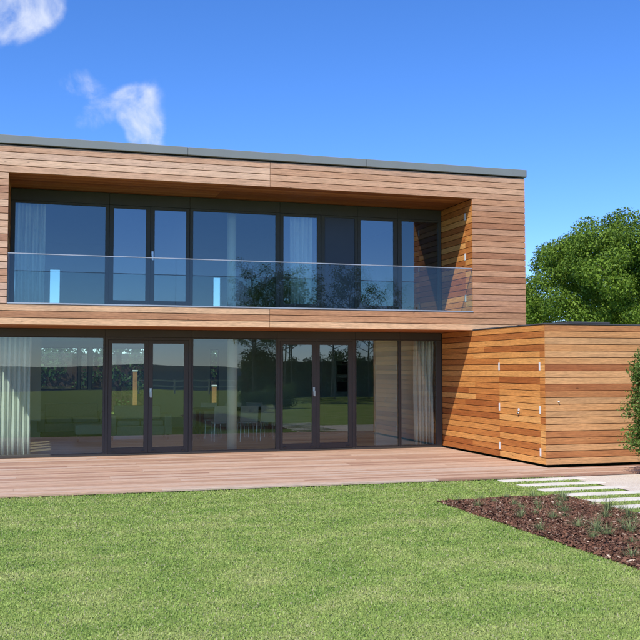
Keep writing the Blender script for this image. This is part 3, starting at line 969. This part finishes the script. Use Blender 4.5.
tm = [tuft_mesh(40 + k, 80, 0.15 + 0.035 * k, 1.35) for k in range(4)]
spots = []
for j in range(19):
    for i in range(5):
        x = BX0 + 0.2 + i * 0.36 + rng.uniform(-0.12, 0.12) + (0.2 if j % 2 else 0)
        y = 4.2 + j * 0.39 + rng.uniform(-0.15, 0.15)
        if x < BX1 - 0.1 and y < BY1 - 0.12: spots.append((x, y))
for k, (x, y) in enumerate(spots):
    o = bpy.data.objects.new("grassy_plant", tm[k % 4])
    link(o, None, (x, y, float(bed_h(np.array(x), np.array(y))) - 0.003))
    o.rotation_euler = (0, 0, rng.uniform(0, 6.28))
    s = rng.uniform(0.55, 1.05); o.scale = (s, s, s * rng.uniform(0.7, 1.05))
    tag(o, "small tufted green plant growing among the bark chips", "plant", "young plants in the bark bed")

# ------------------------------------------------------------------ grass blades over the visible lawn
def blades():
    n = 560000
    Y = 4.2 + (DECK_Y + 0.03 - 4.2) * nprng.random(n) ** 1.15
    t = nprng.random(n)
    X = (-0.20 * Y - 1.2) + t * ((0.72 * Y + 1.5) - (-0.20 * Y - 1.2))
    jx = 0.018 * np.sin(Y * 31) + 0.012 * np.sin(Y * 77)
    keep = ~((X > BX0 + jx) & (X < BX1 - 0.03) & (Y < BY1 + 0.018 * np.sin(X * 37)))
    for (a, b_), xl in zip(PADS, PL):
        keep &= ~((X > xl - 0.006) & (Y < a + 0.004) & (Y > b_ - 0.004))
    keep &= ~((X > 8.06 + 0.05 * np.sin(Y * 9)) & (Y > 10.1 + 0.03 * np.sin(X * 11)))
    X, Y = X[keep], Y[keep]; n = len(X)
    far = np.clip((Y - 5) / 8, 0, 1)
    ln = (0.013 + 0.014 * nprng.random(n)) * (1 + 0.15 * far)
    edge = Y > DECK_Y - 0.10
    ln[edge] *= nprng.uniform(1.0, 1.5, edge.sum())
    wd = (0.0021 + 0.0016 * nprng.random(n)) * (1 + 0.7 * far)
    az = nprng.uniform(0, 2 * np.pi, n); lean = np.abs(nprng.normal(0.8, 0.35, n))
    d = np.stack([np.cos(az), np.sin(az), np.zeros(n)], 1)
    a2 = az + nprng.normal(0, .6, n) + np.pi / 2
    s = np.stack([np.cos(a2), np.sin(a2), np.zeros(n)], 1)
    up_ = np.array([[0, 0, 1.0]])
    p0 = np.stack([X, Y, np.full(n, GZ - 0.003)], 1)
    p1 = p0 + d * (ln * 0.5 * np.sin(lean * .6))[:, None] + up_ * (ln * 0.55 * np.cos(lean * .6))[:, None]
    p2 = p1 + d * (ln * 0.5 * np.sin(lean * 1.4))[:, None] + up_ * (ln * 0.5 * np.cos(lean * 1.4))[:, None]
    w = s * wd[:, None]
    P = np.stack([p0 - w * .7, p0 + w * .7, p1 + w, p1 - w, p2], 1).reshape(-1, 3)
    i = np.arange(n)[:, None] * 5
    F = np.concatenate([i + np.array([[0, 1, 2]]), i + np.array([[0, 2, 3]]), i + np.array([[3, 2, 4]])], 0)
    return P, F, np.repeat(nprng.random(n), 5)


P, F, var = blades()
o = link(bpy.data.objects.new("grass", np_mesh("grass", P, F, BLADE, var)), None, (0, 0, 0))
tag(o, "short mown grass blades of the front lawn", "grass", None, "stuff")

# ------------------------------------------------------------------ foliage
def leaf_cloud(centres, radii, n_per, size, seed, mat, name, flat=0.9, shell=0.55, out=0.5):
    g = np.random.default_rng(seed)
    Ps, Vs = [], []
    for c, r, n in zip(centres, radii, n_per):
        d = g.normal(size=(n, 3)); d /= np.linalg.norm(d, axis=1)[:, None]
        rr = r * (shell + (1.12 - shell) * g.random(n) ** 0.7)
        p = np.asarray(c)[None] + d * rr[:, None] * np.array([[1, 1, flat]])
        nrm = d * out + g.normal(size=(n, 3)) * 0.5 + np.array([[0, 0, 0.35]])
        nrm /= np.linalg.norm(nrm, axis=1)[:, None]
        a = np.cross(nrm, g.normal(size=(n, 3))); a /= np.linalg.norm(a, axis=1)[:, None]
        b = np.cross(nrm, a)
        L_ = (size * g.uniform(0.6, 1.3, n))[:, None]; W_ = L_ * g.uniform(0.45, 0.75, n)[:, None]
        sag = nrm * L_ * 0.12
        Ps.append(np.stack([p - a * L_ * .5 - sag, p + b * W_ * .5, p + a * L_ * .5 - sag, p - b * W_ * .5], 1).reshape(-1, 3))
        Vs.append(np.repeat(np.clip(g.normal(0.5, 0.22, n) + g.normal(0, 0.08), 0, 1), 4))
    P = np.concatenate(Ps); var = np.concatenate(Vs)
    F = np.arange(len(P)).reshape(-1, 4)
    return np_mesh(name, P, F, mat, var)


def oak(loc, rx, z0, z1, seed, label):
    g = random.Random(seed)
    t = empty("oak_tree", loc)
    h = z1 - z0; zc = z0 + h * 0.42
    C_, R_ = [], []
    for k in range(230):
        u = g.uniform(-0.75, 1); a = g.uniform(0, 2 * math.pi)
        s = math.sqrt(1 - u * u) if u > 0 else math.sqrt(max(0, 1 - (u * 0.85) ** 2))
        lump = 0.86 + 0.10 * math.sin(3 * a + 1.3) * s + 0.07 * math.sin(5 * a + 7 * u) + g.uniform(-0.10, 0.06)
        r = g.uniform(0.45, 0.85)
        zz = zc + u * (z1 - zc - 0.6 if u > 0 else zc - z0) * lump
        C_.append((rx * lump * s * math.cos(a), rx * lump * s * math.sin(a), zz)); R_.append(r)
    for k in range(110):                # inner foliage
        u = g.uniform(-0.4, 0.8); a = g.uniform(0, 6.28); q = g.uniform(0.25, 0.7)
        C_.append((rx * q * math.cos(a), rx * q * math.sin(a), zc + u * h * 0.42)); R_.append(g.uniform(0.6, 1.0))
    n_per = [int(640 * r * r / 0.4) for r in R_]
    me = leaf_cloud(C_, R_, n_per, 0.125, seed, OAKL, "crown", 0.8, 0.35)
    link(bpy.data.objects.new("crown", me), t, loc)
    V_, F_ = tube_np([(0, 0, -0.05), (0.05, 0, 0.6), (0.0, 0.1, 1.8), (0.1, 0, zc), (0.2, 0.1, z1 - 2)], [0.55, 0.42, 0.36, 0.26, 0.06], 12)
    V_ = list(V_); F_ = list(F_)
    for k in range(14):
        a = k * 2.4 + g.uniform(-.3, .3); q = g.uniform(0.6, 0.85); zz = g.uniform(z0 + 0.6, z1 - 2.0)
        st = g.uniform(1.6, zc)
        p = [(0.03, 0, st), (rx * q * 0.4 * math.cos(a), rx * q * 0.4 * math.sin(a), st + (zz - st) * 0.55 + 0.3), (rx * q * math.cos(a), rx * q * math.sin(a), zz)]
        v2, f2 = tube_np(p, [0.19, 0.12, 0.035], 7)
        o_ = len(V_)
        V_ += list(v2); F_ += [tuple(i + o_ for i in f) for f in f2]
    link(bpy.data.objects.new("trunk", np_mesh("trunk", [tuple(v) for v in V_], F_, BARK, None, True)), t, loc)
    return tag(t, label, "tree")


oak((29.2, 38.5, GZ), 7.8, 1.3, 10.1, 3, "broad dense green oak tree standing behind the low side wing")


def shrub(loc, r, z0, z1, seed, name, label, cat, mat, leaf, n, group=None):
    g = random.Random(seed)
    t = empty(name, loc)
    C_, R_ = [], []
    for k in range(n):
        zz = g.uniform(z0, z1); a = g.uniform(0, 6.28)
        q = r * (0.72 + 0.22 * math.sin(a * 3 + zz * 2.0)) * g.uniform(0.5, 1.0)
        C_.append((q * math.cos(a), q * math.sin(a), zz)); R_.append(r * g.uniform(0.22, 0.36))
    link(bpy.data.objects.new("foliage", leaf_cloud(C_, R_, [int(150 * (rr / 0.16) ** 1.2) for rr in R_], leaf, seed, mat, "foliage", 0.95, 0.3)), t, loc)
    V_, F_ = [], []
    for k in range(6):
        a = k * 1.05
        v2, f2 = tube_np([(0.04 * math.cos(a), 0.04 * math.sin(a), -0.02), (r * .4 * math.cos(a), r * .4 * math.sin(a), (z0 + z1) * .45), (r * .6 * math.cos(a + .4), r * .6 * math.sin(a + .4), z1 * .85)], [0.022, 0.015, 0.006], 6)
        o_ = len(V_); V_ += list(v2); F_ += [tuple(i + o_ for i in f) for f in f2]
    link(bpy.data.objects.new("stem", np_mesh("stem", [tuple(v) for v in V_], F_, BARK)), t, loc)
    return tag(t, label, cat, group)


shrub((9.60, 12.75, pz), 0.64, 0.42, 1.95, 8, "leafy_shrub", "upright leafy green shrub on the gravel in front of the side wing", "shrub", BUSHL, 0.05, 150)
shrub((8.1, 1.0, GZ), 0.7, 0.15, 0.8, 9, "low_shrub", "low rounded shrub at the far end of the bark bed, mirrored in the doors", "shrub", BUSHL, 0.05, 40)
shrub((9.9, -2.0, GZ), 0.8, 0.15, 0.9, 10, "low_shrub", "wider low shrub on the lawn below the young trees", "shrub", BUSHL, 0.06, 40)


def hedge(p0, p1, thick, h, seed, label, n):
    g = random.Random(seed)
    loc = Vector(((p0[0] + p1[0]) / 2, (p0[1] + p1[1]) / 2, GZ))
    t = empty("hedge", loc)
    d = Vector((p1[0] - p0[0], p1[1] - p0[1], 0)); nn = Vector((-d.y, d.x, 0)).normalized()
    C_, R_ = [], []
    for k in range(n):
        s = g.uniform(-0.5, 0.5); w = g.uniform(-0.5, 0.5) * thick
        c = d * s + nn * w
        C_.append((c.x, c.y, g.uniform(0.2, h - 0.2 + 0.25 * math.sin(s * 23)))); R_.append(g.uniform(0.3, 0.55))
    link(bpy.data.objects.new("foliage", leaf_cloud(C_, R_, [120] * n, 0.14, seed, HEDGEL, "foliage", 0.9, 0.4)), t, loc)
    core = bmesh.new()
    hw = d * 0.49; tw = nn * thick * 0.3
    vs_ = [core.verts.new(v) for v in (-hw - tw, hw - tw, hw + tw, -hw + tw)]
    top = [core.verts.new(v.co + Vector((0, 0, h * 0.8))) for v in vs_]
    core.faces.new(vs_); core.faces.new(top)
    for k in range(4): core.faces.new((vs_[k], vs_[(k + 1) % 4], top[(k + 1) % 4], top[k]))
    link(bpy.data.objects.new("branches", bm_mesh("branches", core, SOIL)), t, loc)
    return tag(t, label, "hedge")


hedge((-8, 38), (14, 38), 1.4, 2.9, 21, "tall green hedge seen through the house beyond its back windows", 420)
hedge((11.5, -17), (34, -24), 1.6, 2.7, 22, "clipped green hedge behind the young trees, mirrored in the glazing", 420)

# young trees on the lawn opposite the house: they mirror in the glazing and the balustrade
def young_tree(seed, h):
    g = random.Random(seed)
    t = empty("young_tree", (0, 0, 0))
    path = [(0, 0, -0.03), (g.uniform(-.1, .1), g.uniform(-.1, .1), h * .35), (g.uniform(-.15, .15), g.uniform(-.15, .15), h * .7), (g.uniform(-.2, .2), g.uniform(-.2, .2), h * .97)]
    V_, F_ = tube_np(path, [0.06, 0.046, 0.028, 0.008], 8)
    V_ = list(V_); F_ = list(F_)
    C_, R_ = [], []
    for k in range(22):
        a = k * 2.4; st = h * (0.38 + 0.56 * k / 22); ln = h * (0.24 - 0.14 * k / 22) * g.uniform(.8, 1.2)
        e = (ln * math.cos(a), ln * math.sin(a), st + ln * 0.55)
        v2, f2 = tube_np([(0, 0, st), (e[0] * .5, e[1] * .5, st + ln * .22), e], [0.022, 0.015, 0.005], 5)
        o_ = len(V_); V_ += list(v2); F_ += [tuple(i + o_ for i in f) for f in f2]
        for q in (0.6, 1.0):
            C_.append((e[0] * q, e[1] * q, st + (e[2] - st) * q)); R_.append(g.uniform(0.28, 0.5))
    link(bpy.data.objects.new("trunk", np_mesh("trunk", [tuple(v) for v in V_], F_, BARKY, None, True)), t, (0, 0, 0))
    link(bpy.data.objects.new("crown", leaf_cloud(C_, R_, [85] * len(C_), 0.10, seed, YOUNGL, "crown", 0.8, 0.2)), t, (0, 0, 0))
    return tag(t, "slender young tree with thin trunk on the lawn opposite the house", "tree", "young trees opposite the house")


yt = [young_tree(61, 6.6), young_tree(62, 7.4)]
YT = [(11.6, -14.0), (13.1, -13.0), (14.2, -15.5), (15.9, -12.5), (12.5, -17.5), (16.8, -16.0), (18.6, -14.5), (10.9, -11.0), (12.2, -10.0), (14.9, -18.5)]
for k, (x, y) in enumerate(YT):
    src = yt[k % 2]
    if k < 2:
        src.location = (x, y, GZ)
    else:
        copy_tree(src, (x, y, GZ), k * 1.3)

# white rail fence at the end of the lawn
fe = empty("rail_fence", (18, -27, GZ))
for k in range(13):
    x = 6.6 + k * 2.4
    box("post", x - 0.05, x + 0.05, -27.05, -26.95, GZ - 0.05, GZ + 1.0, FENCEW, fe)
for z in (0.45, 0.85):
    box("rail", 6.6, 35.4, -26.945, -26.90, GZ + z, GZ + z + 0.10, FENCEW, fe)
tag(fe, "white post and rail fence at the far end of the lawn", "fence")
# sunlit timber posts behind the house, seen through it
for x, y, h, lab in ((3.24, 33.0, 1.58, "tall square timber post with white cap seen through the first pair of doors"),
                     (6.02, 33.0, 1.05, "short square timber post seen through the slit window beside the column")):
    gp = empty("garden_post", (x, y, GZ))
    box("post", x - 0.07, x + 0.07, y - 0.07, y + 0.07, GZ - 0.02, h, POSTW, gp, 0.006)
    box("cap", x - 0.085, x + 0.085, y - 0.085, y + 0.085, h + 0.0005, h + 0.05, FENCEW, gp, 0.006)
    tag(gp, lab, "post")
